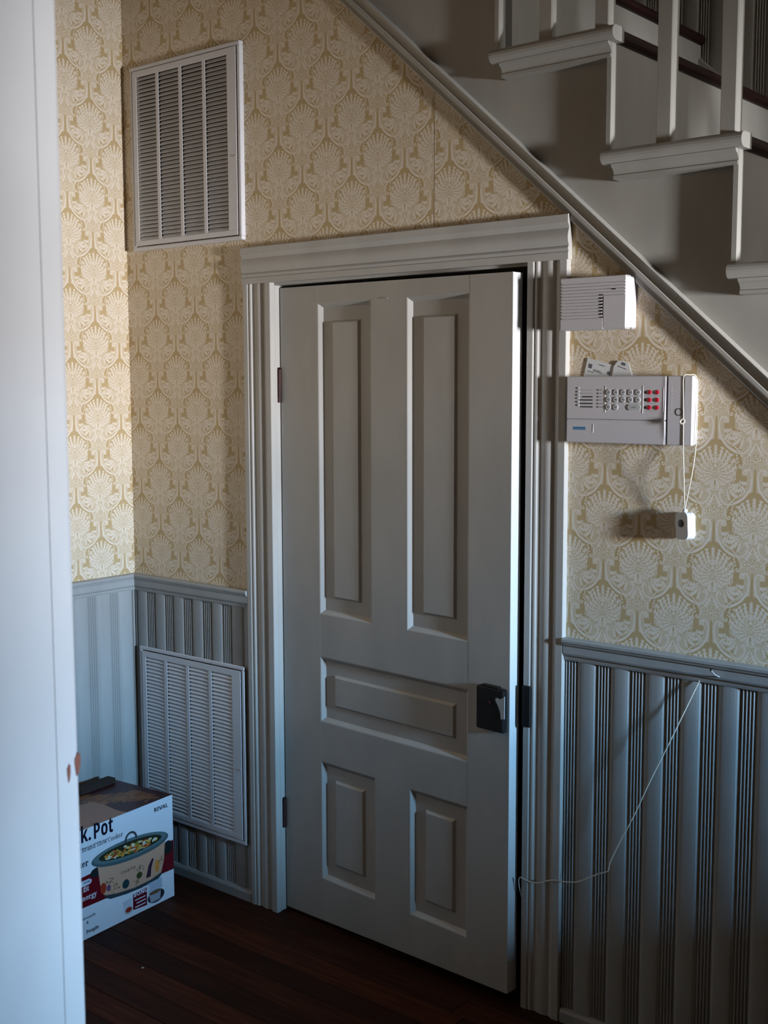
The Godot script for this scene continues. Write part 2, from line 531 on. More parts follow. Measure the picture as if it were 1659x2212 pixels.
func shell() -> void:
	# floor
	var f := setting("floor", "dark brown varnished strip wood floor", "floor")
	box_part(f, "subfloor", Vector3(-0.3, -0.12, -1.3), Vector3(7.0, -0.03, 5.2), M.dark)
	var w := 0.0835
	var rng := RandomNumberGenerator.new()
	rng.seed = 4
	var toned := []
	for k in 4:
		var m: StandardMaterial3D = M.floor.duplicate()
		m.albedo_color = M.floor.albedo_color * (0.82 + 0.12 * k)
		m.uv1_offset = Vector3(0.37 * k, 0.21 * k, 0.63 * k)
		toned.append(m)
	var z := -1.1
	var row := 0
	while z < 5.0:
		var x := -0.1
		var cut := rng.randf_range(1.2, 3.4)
		while x < 6.8:
			var e := minf(x + cut, 6.8)
			box_part(f, "plank", Vector3(x + 0.0006, -0.03, z + 0.0008), Vector3(e - 0.0006, 0.0 - rng.randf() * 0.0008, z + w - 0.0008), toned[rng.randi() % 4], 0.0015)
			x = e
			cut = rng.randf_range(2.0, 3.4)
		z += w
		row += 1
	# wall with the closet door, under the stairs
	var wb := setting("wall_back", "wallpapered wall with closet door under the stairs", "wall")
	var st := mb()
	for q in [[-0.15, 0.0, DX0, 2.6], [DX1, 0.0, 0.64, 2.6], [DX0, 0.0, DX1, 0.20], [DX0, 0.722, DX1, 2.046], [DX0, 2.568, DX1, 2.6]]:
		cbox(st, Vector3(q[0], q[1], -0.10), Vector3(q[2], q[3], 0.0), 0.0)
	slab_z(st, [Vector2(-0.15, 2.6), Vector2(0.64, 2.6), Vector2(0.64, stair_low(0.64) + 0.02), Vector2(0.2, stair_low(0.2) + 0.02), Vector2(-0.15, 3.6)], -0.10, 0.0)
	part(wb, "plaster", st, M.plaster)
	for q in [[0.20, 0.722], [2.046, 2.568]]:                  # sheet metal ducts behind the grilles
		st = mb()
		cbox(st, Vector3(DX0 - 0.004, q[0] - 0.004, -0.46), Vector3(DX1 + 0.004, q[1] + 0.004, -0.456), 0.0)
		cbox(st, Vector3(DX0 - 0.004, q[0] - 0.004, -0.456), Vector3(DX0, q[1] + 0.004, 0.0), 0.0)
		cbox(st, Vector3(DX1, q[0] - 0.004, -0.456), Vector3(DX1 + 0.004, q[1] + 0.004, 0.0), 0.0)
		cbox(st, Vector3(DX0, q[0] - 0.004, -0.456), Vector3(DX1, q[0], 0.0), 0.0)
		cbox(st, Vector3(DX0, q[1], -0.456), Vector3(DX1, q[1] + 0.004, 0.0), 0.0)
		part(wb, "duct", st, M.sheet)
	st = mb()
	slab_z(st, [Vector2(0.64, 1.91), Vector2(1.565, 1.91), Vector2(1.565, stair_low(1.565) + 0.02), Vector2(0.64, stair_low(0.64) + 0.02)], -0.10, 0.0)
	part(wb, "plaster", st, M.plaster)
	st = mb()
	slab_z(st, [Vector2(1.565, 0), Vector2(3.88, 0), Vector2(1.565, stair_low(1.565) + 0.02)], -0.10, 0.0)
	part(wb, "plaster", st, M.plaster)
	var g := 0.0007
	var seam := 1.246
	var u0 := 0.8735 + 0.1835 * 0.5
	paper(wb, [Vector2(0.0, 0.96), Vector2(0.56, 0.96), Vector2(0.56, 1.98), Vector2(0.56, 2.046), Vector2(DX0, 2.046), Vector2(DX0, 2.568), Vector2(0.56, 2.568), Vector2(0.56, stair_low(0.56) + 0.01), Vector2(0.0, stair_low(0.0) + 0.01)], false, u0, 2.3200)
	paper(wb, [Vector2(0.56, 1.98), Vector2(seam - g, 1.98), Vector2(seam - g, stair_low(seam) + 0.01), Vector2(0.56, stair_low(0.56) + 0.01)], false, u0, 2.3200)
	paper(wb, [Vector2(DX1, 2.046), Vector2(0.56, 2.046), Vector2(0.56, 2.568), Vector2(DX1, 2.568)], false, u0, 2.3200)
	paper(wb, [Vector2(seam + g, 1.98), Vector2(1.648, 1.98), Vector2(1.648, 0.96), Vector2(2.79, 0.96), Vector2(seam + g, stair_low(seam) + 0.01)], false, 1.9363 + 0.1835 * 0.5, 1.1790)
	# left wall
	var wl := setting("wall_left", "sunlit wallpapered end wall of the hall", "wall")
	box_part(wl, "plaster", Vector3(-0.15, 0, 0.0), Vector3(0, 3.6, 1.915), M.plaster)
	paper(wl, [Vector2(0.0015, 0.96), Vector2(1.915, 0.96), Vector2(1.915, 3.6), Vector2(0.0015, 3.6)], true, 0.042, 2.30)
	box_part(wl, "return_wall", Vector3(-0.15, 0, -1.25), Vector3(-0.02, 3.6, -0.10), M.plaster)
	# wall on the far side of the stairs
	var wf := setting("wall_stair", "painted beadboard wall on the far side of the stairs", "wall")
	box_part(wf, "plaster", Vector3(-0.15, 0, -1.25), Vector3(WX, 3.6, -1.1), M.plaster_light)
	for i in 16:
		var x0 := 0.83 + i * 0.0904
		st = mb()
		var y0 := 2.70 - 0.9 * (x0 - 1.343)
		sweep(st, bead_profile(), Vector3(x0, y0, -1.1), Vector3.RIGHT, Vector3.BACK, Vector3.UP, 1.25, Vector2(-0.9, 0), Vector2.ZERO)
		part(wf, "board", st, M.stair)
	st = mb()
	slab_z(st, [Vector2(0.4, 3.52), Vector2(0.4, 2.75), Vector2(2.6, 0.75), Vector2(2.6, 1.54)], -1.1, -1.078)
	part(wf, "skirt_board", st, M.skirt)
	st = mb()
	slab_z(st, [Vector2(0.4, 3.553), Vector2(0.4, 3.518), Vector2(2.6, 1.538), Vector2(2.6, 1.573)], -1.1, -1.062)
	part(wf, "skirt_cap", st, M.stair)
	# wall with the window, right of the view
	var wr := setting("wall_right", "end wall of the hall with a wide window", "wall")
	box_part(wr, "plaster", Vector3(WX, 0, -1.25), Vector3(WX + 0.14, WY0, 5.1), M.plaster)
	box_part(wr, "plaster", Vector3(WX, WY1, -0.15), Vector3(WX + 0.14, 3.6, 5.1), M.plaster)
	box_part(wr, "plaster", Vector3(WX, WY1, -1.25), Vector3(WX + 0.14, 2.55, -0.15), M.plaster)
	box_part(wr, "plaster", Vector3(WX, 3.25, -1.25), Vector3(WX + 0.14, 3.6, -0.15), M.plaster)
	box_part(wr, "plaster", Vector3(WX, 2.55, -1.25), Vector3(WX + 0.14, 3.25, -0.95), M.plaster)
	box_part(wr, "plaster", Vector3(WX, WY0, -1.25), Vector3(WX + 0.14, WY1, WZ0), M.plaster)
	box_part(wr, "plaster", Vector3(WX, WY0, WZ1), Vector3(WX + 0.14, WY1, 5.1), M.plaster)
	var wn := setting("window_1", "wide low window giving daylight to the hall", "window")
	st = mb()
	for q in [[WY0, WY0 + 0.02, WZ0, WZ1], [WY1 - 0.02, WY1, WZ0, WZ1], [WY0 + 0.02, WY1 - 0.02, WZ0, WZ0 + 0.02], [WY0 + 0.02, WY1 - 0.02, WZ1 - 0.02, WZ1]]:
		cbox(st, Vector3(WX + 0.05, q[0], q[2]), Vector3(WX + 0.09, q[1], q[3]), 0.003)
	part(wn, "window_frame", st, M.post)
	box_part(wn, "pane", Vector3(WX + 0.068, WY0 + 0.02, WZ0 + 0.02), Vector3(WX + 0.072, WY1 - 0.02, WZ1 - 0.02), M.glass)
	var w2 := setting("window_2", "added unseen transom window for the fill light on the stairs", "window")  # out of view, added as an opening for the stair fill
	st = mb()
	for q in [[2.55, 2.575, -0.95, -0.15], [3.225, 3.25, -0.95, -0.15], [2.575, 3.225, -0.95, -0.925], [2.575, 3.225, -0.175, -0.15]]:
		cbox(st, Vector3(WX + 0.05, q[0], q[2]), Vector3(WX + 0.09, q[1], q[3]), 0.003)
	part(w2, "window_frame", st, M.post)
	box_part(w2, "pane", Vector3(WX + 0.068, 2.575, -0.925), Vector3(WX + 0.072, 3.225, -0.175), M.glass)
	# ceiling and the room behind the camera
	var c := setting("ceiling", "plain plaster ceiling over the hall", "ceiling")
	box_part(c, "plaster", Vector3(-0.3, 3.6, -1.3), Vector3(WX + 0.2, 3.7, 5.2), M.plaster_light)
	var wq := setting("wall_front", "plain wall of the room behind the viewer", "wall")
	box_part(wq, "plaster", Vector3(-0.15, 0, 5.0), Vector3(WX + 0.14, 3.6, 5.12), M.plaster)
	box_part(wq, "plaster", Vector3(-0.15, 0, 2.085), Vector3(0.0, 3.6, 5.0), M.plaster)

# ------------------------------------------------------------------ beadboard
func bead_profile() -> Array:            # (along, out): four reeds, then a slightly rounded field
	var p := [Vector2(-0.017, 0.0)]
	for r in 4:
		var x := -0.017 + r * 0.0082
		for k in 5:
			p.append(Vector2(x + 0.0004 + 0.0074 * k / 4.0, 0.0012 + 0.0044 * sin(PI * k / 4.0)))
	p.append(Vector2(0.0162, 0.0008))
	for k in 9:
		var t := k / 8.0
		p.append(Vector2(0.0185 + 0.0525 * t, 0.0026 + 0.0052 * sqrt(maxf(0.0, 1.0 - pow(absf(2.0 * t - 1.0), 2.4)))))
	p.append(Vector2(0.0732, 0.0))
	return p

func wainscot() -> void:
	OFF = Vector3.ZERO
	var wb := get_node("wall_back")
	var st := mb()
	sweep(st, bead_profile(), Vector3(0, 0.036, 0), Vector3.RIGHT, Vector3.BACK, Vector3.UP, 0.91)
	st.generate_normals()
	var mesh := st.commit()
	var short_low := mb()
	sweep(short_low, bead_profile(), Vector3(0, 0.036, 0), Vector3.RIGHT, Vector3.BACK, Vector3.UP, 0.164)
	short_low.generate_normals()
	var low_mesh := short_low.commit()
	var short_up := mb()
	sweep(short_up, bead_profile(), Vector3(0, 0.722, 0), Vector3.RIGHT, Vector3.BACK, Vector3.UP, 0.224)
	short_up.generate_normals()
	var up_mesh := short_up.commit()
	for i in 6:
		var at := Vector3(0.0873 + (i - 1) * 0.0904, 0, 0)
		if i == 0:
			copy_part(wb, "board", mesh, M.wain, at)
		else:                                           # cut out for the duct
			copy_part(wb, "board", low_mesh, M.wain, at)
			copy_part(wb, "board", up_mesh, M.wain, at)
	st = mb()
	cbox(st, Vector3(0, 0.036, 0), Vector3(0.028, 0.946, 0.0055), 0.001)
	st.generate_normals()
	copy_part(wb, "board", st.commit(), M.wain, Vector3(0.524, 0, 0))
	for i in 22:
		var x := 1.6705 + i * 0.0904
		if stair_low(x + 0.0732) > 0.955:
			copy_part(wb, "board", mesh, M.wain, Vector3(x, 0, 0))
		elif stair_low(x + 0.0732) > 0.06:                # cut to the rake of the stairs
			st = mb()
			sweep(st, bead_profile(), Vector3(x, 0.036, 0), Vector3.RIGHT, Vector3.BACK, Vector3.UP, stair_low(x) - 0.036, Vector2.ZERO, Vector2(-0.884, 0))
			part(wb, "board", st, M.wain)
	var wl := get_node("wall_left")
	st = mb()
	sweep(st, bead_profile(), Vector3(0, 0.036, 0), Vector3.FORWARD, Vector3.RIGHT, Vector3.UP, 0.91)
	st.generate_normals()
	mesh = st.commit()
	for i in 20:
		copy_part(wl, "board", mesh, M.wain, Vector3(0, 0, 0.0875 + i * 0.0885))
	box_part(wl, "board", Vector3(0, 0.036, 0.0085), Vector3(0.0045, 0.946, 0.0140), M.wain, 0.0008)

func rail_profile() -> Array:            # (out, up)
	return [Vector2(0, 0), Vector2(0.009, 0), Vector2(0.011, 0.006), Vector2(0.011, 0.011), Vector2(0.0165, 0.0145), Vector2(0.018, 0.019), Vector2(0.018, 0.036), Vector2(0.0195, 0.039), Vector2(0.0215, 0.0395), Vector2(0.023, 0.044), Vector2(0.0255, 0.0465), Vector2(0.0255, 0.0525), Vector2(0.023, 0.0555), Vector2(0, 0.0560)]

func trims() -> void:
	var t := setting("trim_1", "grey painted chair rail on the wall left of the closet door", "chair rail")
	var st := mb()
	sweep(st, rail_profile(), Vector3(0.0, 0.926, 0.0), Vector3.BACK, Vector3.UP, Vector3.RIGHT, 0.551, Vector2(1, 0))
	part(t, "rail", st, M.wain)
	t = setting("trim_2", "grey painted chair rail on the wall right of the closet door", "chair rail")
	st = mb()
	sweep(st, rail_profile(), Vector3(1.655, 0.929, 0.0), Vector3.BACK, Vector3.UP, Vector3.RIGHT, 1.13)
	part(t, "rail", st, M.wain)
	t = setting("trim_3", "grey painted chair rail on the sunlit end wall", "chair rail")
	st = mb()
	sweep(st, rail_profile(), Vector3(0.0, 0.926, 0.0), Vector3.RIGHT, Vector3.UP, Vector3.BACK, 1.9, Vector2(1, 0))
	part(t, "rail", st, M.wain)
	var base := [Vector2(0, 0), Vector2(0.016, 0), Vector2(0.016, 0.026), Vector2(0.012, 0.033), Vector2(0.0, 0.036)]
	t = setting("baseboard_back", "low painted base strip under the beadboard", "baseboard")
	st = mb()
	sweep(st, base, Vector3(0.0, 0, 0.0), Vector3.BACK, Vector3.UP, Vector3.RIGHT, 0.549, Vector2(1, 0))
	part(t, "strip", st, M.wain)
	st = mb()
	sweep(st, base, Vector3(1.657, 0, 0.0), Vector3.BACK, Vector3.UP, Vector3.RIGHT, 2.2)
	part(t, "strip", st, M.wain)
	t = setting("baseboard_left", "low painted base strip along the end wall", "baseboard")
	st = mb()
	sweep(st, base, Vector3(0.0, 0, 0.0), Vector3.RIGHT, Vector3.UP, Vector3.BACK, 1.9, Vector2(1, 0))
	part(t, "strip", st, M.wain)

# ------------------------------------------------------------------ closet door and its casing
func casing_profile() -> Array:          # (across from left to right, out)
	var p := [Vector2(0, 0), Vector2(0, 0.0165), Vector2(0.0015, 0.018), Vector2(0.0165, 0.018), Vector2(0.0185, 0.0168), Vector2(0.0205, 0.0142)]
	for k in 7:
		var a := PI * k / 6.0
		p.append(Vector2(0.0265 - 0.0055 * cos(a), 0.0135 + 0.0030 * sin(a)))
	p.append(Vector2(0.0345, 0.0122))
	p.append(Vector2(0.039, 0.0112))
	for k in 11:
		var t := k / 10.0
		p.append(Vector2(0.041 + 0.038 * t, 0.0110 + 0.0046 * sin(PI * t)))
	p.append_array([Vector2(0.0805, 0.0110), Vector2(0.0865, 0.0130), Vector2(0.0905, 0.0168), Vector2(0.0925, 0.018), Vector2(0.1105, 0.018), Vector2(0.112, 0.0165), Vector2(0.112, 0)])
	return p

func closet_door() -> void:
	var t := setting("trim_4", "moulded painted casing round the closet door", "door casing")
	for x in [0.552, 1.541]:
		var st := mb()
		sweep(st, casing_profile(), Vector3(x, 0.0, 0.0), Vector3.RIGHT, Vector3.BACK, Vector3.UP, 1.893)
		part(t, "side_casing", st, M.paint)
	var st := mb()
	var hp := [Vector2(0, 0), Vector2(0.020, 0), Vector2(0.0205, 0.017), Vector2(0.0175, 0.0185), Vector2(0.0195, 0.022), Vector2(0.0215, 0.026), Vector2(0.0195, 0.030), Vector2(0.0175, 0.032)]
	for k in 9:
		var a := PI * k / 8.0
		hp.append(Vector2(0.0172 + 0.0052 * sin(a), 0.032 + 0.040 * k / 8.0))
	hp.append_array([Vector2(0.0165, 0.073), Vector2(0.0185, 0.080), Vector2(0.0225, 0.086), Vector2(0.0225, 0.104), Vector2(0.021, 0.1055), Vector2(0, 0.106)])
	sweep(st, hp, Vector3(0.549, 1.893, 0.0), Vector3.BACK, Vector3.UP, Vector3.RIGHT, 1.107)
	part(t, "head_casing", st, M.paint)
	box_part(t, "jamb", Vector3(0.638, 0, -0.14), Vector3(0.6635, 1.893, -0.0003), M.paint, 0.002)
	box_part(t, "jamb", Vector3(1.5415, 0, -0.14), Vector3(1.567, 1.893, -0.0003), M.paint, 0.002)
	box_part(t, "jamb", Vector3(0.6635, 1.886, -0.14), Vector3(1.5415, 1.912, -0.0003), M.paint)
	box_part(t, "threshold", Vector3(0.6635, 0.0, -0.12), Vector3(1.5415, 0.010, -0.022), M.floor, 0.004)
	box_part(t, "strike_plate", Vector3(1.5415, 0.744, 0.0182), Vector3(1.566, 0.850, 0.0245), M.iron, 0.002)

	var d := setting("door_1", "ajar five panel closet door in worn grey paint", "door", Vector3(0.668, 0.0, -0.02))
	d.rotation.y = -atan2(0.065, 0.865)
	OFF = Vector3.ZERO
	var th := -0.037
	# stiles and rails, each its own board
	var frame := [
		["stile", 0.0, 0.158, 0.02, 1.875], ["stile", 0.7175, 0.8515, 0.02, 1.875],
		["rail", 0.158, 0.7175, 1.829, 1.875], ["rail", 0.158, 0.7175, 0.8155, 0.9395], ["rail", 0.158, 0.7175, 0.5025, 0.621], ["rail", 0.158, 0.7175, 0.02, 0.144],
		["mullion", 0.369, 0.501, 0.9395, 1.829], ["mullion", 0.380, 0.5105, 0.144, 0.5025]]
	for q in frame:
		var s := mb()
		# the foot of the door runs a little out of level
		var lo0: float = q[3] if q[3] > 0.03 else 0.012 + 0.030 * q[1]
		var lo1: float = q[3] if q[3] > 0.03 else 0.012 + 0.030 * q[2]
		var hi0: float = q[4] if q[4] < 1.87 else 1.879 - 0.010 * q[1]
		var hi1: float = q[4] if q[4] < 1.87 else 1.879 - 0.010 * q[2]
		var e := 0.00025 if q[0] != "stile" else 0.0
		slab_z(s, [Vector2(q[1] + e, lo0), Vector2(q[2] - e, lo1), Vector2(q[2] - e, hi1), Vector2(q[1] + e, hi0)], th, 0.0 - e * 0.8)
		part(d, q[0], s, M.paint)
	for q in [[0.158, 0.369, 0.9395, 1.829], [0.501, 0.7175, 0.9395, 1.829], [0.158, 0.7175, 0.621, 0.8155], [0.158, 0.380, 0.144, 0.5025], [0.5105, 0.7175, 0.144, 0.5025]]:
		var s := mb()
		ring(s, q, 0.0, 0.0, 0.003, -0.001)
		ring(s, q, 0.003, -0.001, 0.0145, -0.0125)
		part(d, "moulding", s, M.paint)
		s = mb()
		ring(s, q, 0.0135, -0.0115, 0.050, -0.0115)
		ring(s, q, 0.050, -0.0115, 0.057, -0.0055)
		var i := 0.057
		quad(s, Vector3(q[0] + i, q[2] + i, -0.0055), Vector3(q[1] - i, q[2] + i, -0.0055), Vector3(q[1] - i, q[3] - i, -0.0055), Vector3(q[0] + i, q[3] - i, -0.0055))
		quad(s, Vector3(q[0], q[3], -0.028), Vector3(q[1], q[3], -0.028), Vector3(q[1], q[2], -0.028), Vector3(q[0], q[2], -0.028))
		part(d, "panel", s, M.paint)
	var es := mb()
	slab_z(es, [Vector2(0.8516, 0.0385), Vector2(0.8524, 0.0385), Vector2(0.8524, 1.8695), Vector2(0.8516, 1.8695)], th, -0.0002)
	tag(part(d, "lit_latch_edge", es, M.edge), "latch edge coloured lighter to brighten the light on it")  # strip lightened so the edge facing the window looks brighter
	for y in [[1.548, 1.645], [0.262, 0.350]]:
		var s := mb()
		tube(s, [Vector3(-0.004, y[0], 0.004), Vector3(-0.004, y[1], 0.004)], 0.0075, 10)
		for k in 4:
			var yy: float = lerpf(y[0], y[1], (k + 1) / 5.0)
			tube(s, [Vector3(-0.004, yy - 0.001, 0.004), Vector3(-0.004, yy + 0.001, 0.004)], 0.0079, 10)
		var h := part(d, "hinge", s, M.rust)
		s = mb()
		turned(s, [Vector2(0.0055, 0.0), Vector2(0.0075, 0.002), Vector2(0.005, 0.005), Vector2(0.0, 0.006)], Vector3(-0.004, y[1], 0.004), Vector3.UP, 10)
		part(h, "pin_head", s, M.iron)
	var s := mb()
	cbox(s, Vector3(0.7575, 0.727, 0.0), Vector3(0.8470, 0.838, 0.018), 0.0035)
	var lock := part(d, "rim_lock", s, M.iron)
	tag(lock, "black iron rim lock")
	s = mb()
	turned(s, [Vector2(0.006, 0.0), Vector2(0.006, 0.003), Vector2(0.003, 0.0035), Vector2(0.003, 0.001), Vector2(0, 0.001)], Vector3(0.800, 0.80, 0.018), Vector3.BACK, 12)
	part(lock, "spindle_boss", s, M.rust)
	s = mb()
	cbox(s, Vector3(0.772, 0.837, 0.002), Vector3(0.829, 0.843, 0.016), 0.002)
	part(lock, "case_lip", s, M.iron)
	s = mb()
	slab_z(s, [Vector2(0.8512, 0.766), Vector2(0.840, 0.764), Vector2(0.8385, 0.780), Vector2(0.835, 0.789), Vector2(0.829, 0.800), Vector2(0.8235, 0.807), Vector2(0.8225, 0.8135), Vector2(0.827, 0.8165), Vector2(0.836, 0.8145), Vector2(0.843, 0.8175), Vector2(0.8512, 0.8235)], 0.0175, 0.0197)
	tag(part(d, "paint_scrap", s, M.post), "torn flap of white paint over the lock")
	s = mb()
	slab_z(s, [Vector2(0.412, 1.8285), Vector2(0.432, 1.826), Vector2(0.434, 1.829), Vector2(0.420, 1.8325)], -0.0005, 0.0012)
	part(d, "paint_flake", s, M.post)

func ring(s: SurfaceTool, q: Array, i0: float, z0: float, i1: float, z1: float) -> void:     # four mitred faces round a panel opening
	var a := [Vector3(q[0] + i0, q[2] + i0, z0), Vector3(q[1] - i0, q[2] + i0, z0), Vector3(q[1] - i0, q[3] - i0, z0), Vector3(q[0] + i0, q[3] - i0, z0)]
	var b := [Vector3(q[0] + i1, q[2] + i1, z1), Vector3(q[1] - i1, q[2] + i1, z1), Vector3(q[1] - i1, q[3] - i1, z1), Vector3(q[0] + i1, q[3] - i1, z1)]
	for k in 4:
		var l := (k + 1) % 4
		quad(s, a[k], a[l], b[l], b[k])

# ------------------------------------------------------------------ stairs
func stairs() -> void:
	var t := setting("staircase", "painted staircase with square balusters rising over the closet", "staircase")
	var y1 := 2.3995
	var x1 := 1.783
	# skirt under the treads, stepped along its top
	var pts := []
	for n in range(-2, 10):
		var x := x1 - 0.016 + 0.3075 * (n - 1)
		var y := y1 - 0.2722 * (n - 1) - 0.02
		pts.append(Vector2(x - 0.3075, y))
		pts.append(Vector2(x, y))
	pts.append(Vector2(pts[-1].x, 0.0))
	pts.append(Vector2(3.95, 0.0))
	pts.append(Vector2(pts[0].x, 2.65 - SLOPE * (pts[0].x - 0.985)))
	var st := mb()
	slab_z(st, pts, -0.03, -0.001)
	part(t, "stringer", st, M.stair)
	# raking trim, in three steps of moulding
	var dir := Vector3(1, -SLOPE, 0).normalized()
	var nor := Vector3(SLOPE, 1, 0).normalized()
	var prof := [Vector2(0, -0.002), Vector2(0, 0.011), Vector2(0.003, 0.013), Vector2(0.013, 0.013), Vector2(0.015, 0.017), Vector2(0.0185, 0.020), Vector2(0.026, 0.020), Vector2(0.0275, 0.017), Vector2(0.0285, 0.0165)]
	for k in 7:
		var a := PI * 0.5 * k / 6.0
		prof.append(Vector2(0.0295 + 0.0205 * sin(a), 0.0165 + 0.0085 * (1.0 - cos(a))))
	prof.append_array([Vector2(0.0515, 0.024), Vector2(0.0515, -0.002)])
	st = mb()
	sweep(st, prof, Vector3(0.3, stair_low(0.3), 0.0), nor, Vector3.BACK, dir, 4.9)
	part(t, "raking_moulding", st, M.stair)
	OFF = Vector3.ZERO
	# one tread with its return nosing, scotia and riser, then the others
	var nose := [Vector2(-0.0005, 0.0), Vector2(0.030, 0.0)]
	nose = []
	for k in 9:
		var a := -PI / 2 + PI * k / 8.0
		nose.append(Vector2(0.038 + 0.0165 * cos(a), -0.0165 + 0.0165 * sin(a)))
	nose.append(Vector2(0.0, 0.0))
	nose.append(Vector2(0.0, -0.033))
	var scot := [Vector2(0.0, -0.033), Vector2(0.043, -0.033), Vector2(0.041, -0.039), Vector2(0.0335, -0.043), Vector2(0.029, -0.051), Vector2(0.028, -0.056), Vector2(0.031, -0.058), Vector2(0.031, -0.0655), Vector2(0.0, -0.0665)]
	st = mb()
	sweep(st, nose, Vector3(-0.334, 0, 0), Vector3.BACK, Vector3.UP, Vector3.RIGHT, 0.334)
	st.generate_normals()
	var nose_m := st.commit()
	st = mb()
	sweep(st, scot, Vector3(-0.3125, 0, 0), Vector3.BACK, Vector3.UP, Vector3.RIGHT, 0.2955)
	st.generate_normals()
	var scot_m := st.commit()
	st = mb()      # tread board with rounded front
	var tb := [Vector2(-0.33, -0.033), Vector2(-0.33, 0.0)]
	for k in 9:
		var a := PI / 2 - PI * k / 8.0
		tb.append(Vector2(-0.0165 + 0.0165 * cos(a), -0.0165 + 0.0165 * sin(a)))
	sweep(st, tb, Vector3(0, 0, -1.078), Vector3.RIGHT, Vector3.UP, Vector3.BACK, 1.0775)
	st.generate_normals()
	var tread_m := st.commit()
	st = mb()
	cbox(st, Vector3(-0.027, -0.2722, -1.078), Vector3(-0.016, -0.033, 0.028), 0.0)
	st.generate_normals()
	var riser_m := st.commit()
	st = mb()
	cbox(st, Vector3(-0.0178, 0.0, -0.0045), Vector3(0.0178, 1.05, 0.0285), 0.002)
	st.generate_normals()
	var bal_m := st.commit()
	for n in range(-2, 10):
		var at := Vector3(x1 + 0.3075 * (n - 1), y1 - 0.2722 * (n - 1), 0)
		var tr := copy_part(t, "tread", tread_m, M.tread, at)
		copy_part(tr, "return_nosing", nose_m, M.stair, Vector3.ZERO)
		copy_part(tr, "scotia", scot_m, M.stair, Vector3.ZERO)
		copy_part(t, "riser", riser_m, M.stair, at)
		copy_part(t, "baluster", bal_m, M.stair, at + Vector3(-0.0425, 0, 0))
		copy_part(t, "baluster", bal_m, M.stair, at + Vector3(-0.192, 0, 0))
	st = mb()
	cbox(st, Vector3(0, 0, -0.02), Vector3(4.92, 0.06, 0.045), 0.012, Vector3(0.6, y1 + 1.03 + SLOPE * (x1 - 0.6), 0.0), dir, nor, Vector3.BACK)
	part(t, "handrail", st, M.tread)
	st = mb()
	cbox(st, Vector3(4.275, 0.0, -0.04), Vector3(4.375, 1.32, 0.06), 0.006)
	cbox(st, Vector3(4.262, 1.32, -0.053), Vector3(4.388, 1.36, 0.073), 0.012)
	part(t, "newel_post", st, M.stair)

# ------------------------------------------------------------------ doorway beside the camera
func doorway() -> void:
	var wn := setting("wall_near", "wall with the open doorway the view is taken through", "wall")
	box_part(wn, "plaster", Vector3(-0.15, 0, 1.915), Vector3(2.262, 3.6, 2.085), M.plaster)
	box_part(wn, "plaster", Vector3(4.24, 0, 1.915), Vector3(WX, 3.6, 2.085), M.plaster)
	box_part(wn, "plaster", Vector3(2.262, 2.85, 1.915), Vector3(4.24, 3.6, 2.085), M.plaster)
	var t := setting("trim_5", "white painted door jamb with a chipped edge", "door jamb")
	box_part(t, "jamb", Vector3(2.262, 0, 1.9125), Vector3(2.285, 2.85, 2.09), M.post, 0.001)
	var prof := [Vector2(2.165, 1.9145), Vector2(2.2835, 1.9115)]
	for k in 7:
		var a := PI / 2 * k / 6.0
		prof.append(Vector2(2.2755 + 0.008 * cos(a), 1.8945 - 0.008 * sin(a)))
	prof.append(Vector2(2.165, 1.8885))
	var st := mb()
	sweep(st, prof, Vector3.ZERO, Vector3.RIGHT, Vector3.BACK, Vector3.UP, 2.87)
	part(t, "casing", st, M.post)
	# bare wood where the paint has come off the edge
	for c in [[1.264, 0.011, 1.8905, 0.0030], [1.258, 0.009, 1.9000, 0.0018]]:
		st = mb()
		var pts := []
		for k in 10:
			var a := TAU * k / 10.0
			pts.append(Vector2(c[2] + cos(a) * c[3] * (1.0 + 0.3 * sin(3 * a)), c[0] + sin(a) * c[1] * (1.0 + 0.25 * cos(2 * a + 1.0))))
		sweep(st, pts, Vector3(2.2815, 0, 0), Vector3.BACK, Vector3.UP, Vector3.RIGHT, 0.0025)
		part(t, "paint_chip", st, M.bare)
	box_part(t, "jamb", Vector3(4.217, 0, 1.9125), Vector3(4.24, 2.85, 2.09), M.post, 0.001)
	box_part(t, "jamb", Vector3(2.285, 2.827, 1.9125), Vector3(4.217, 2.85, 2.09), M.post, 0.001)

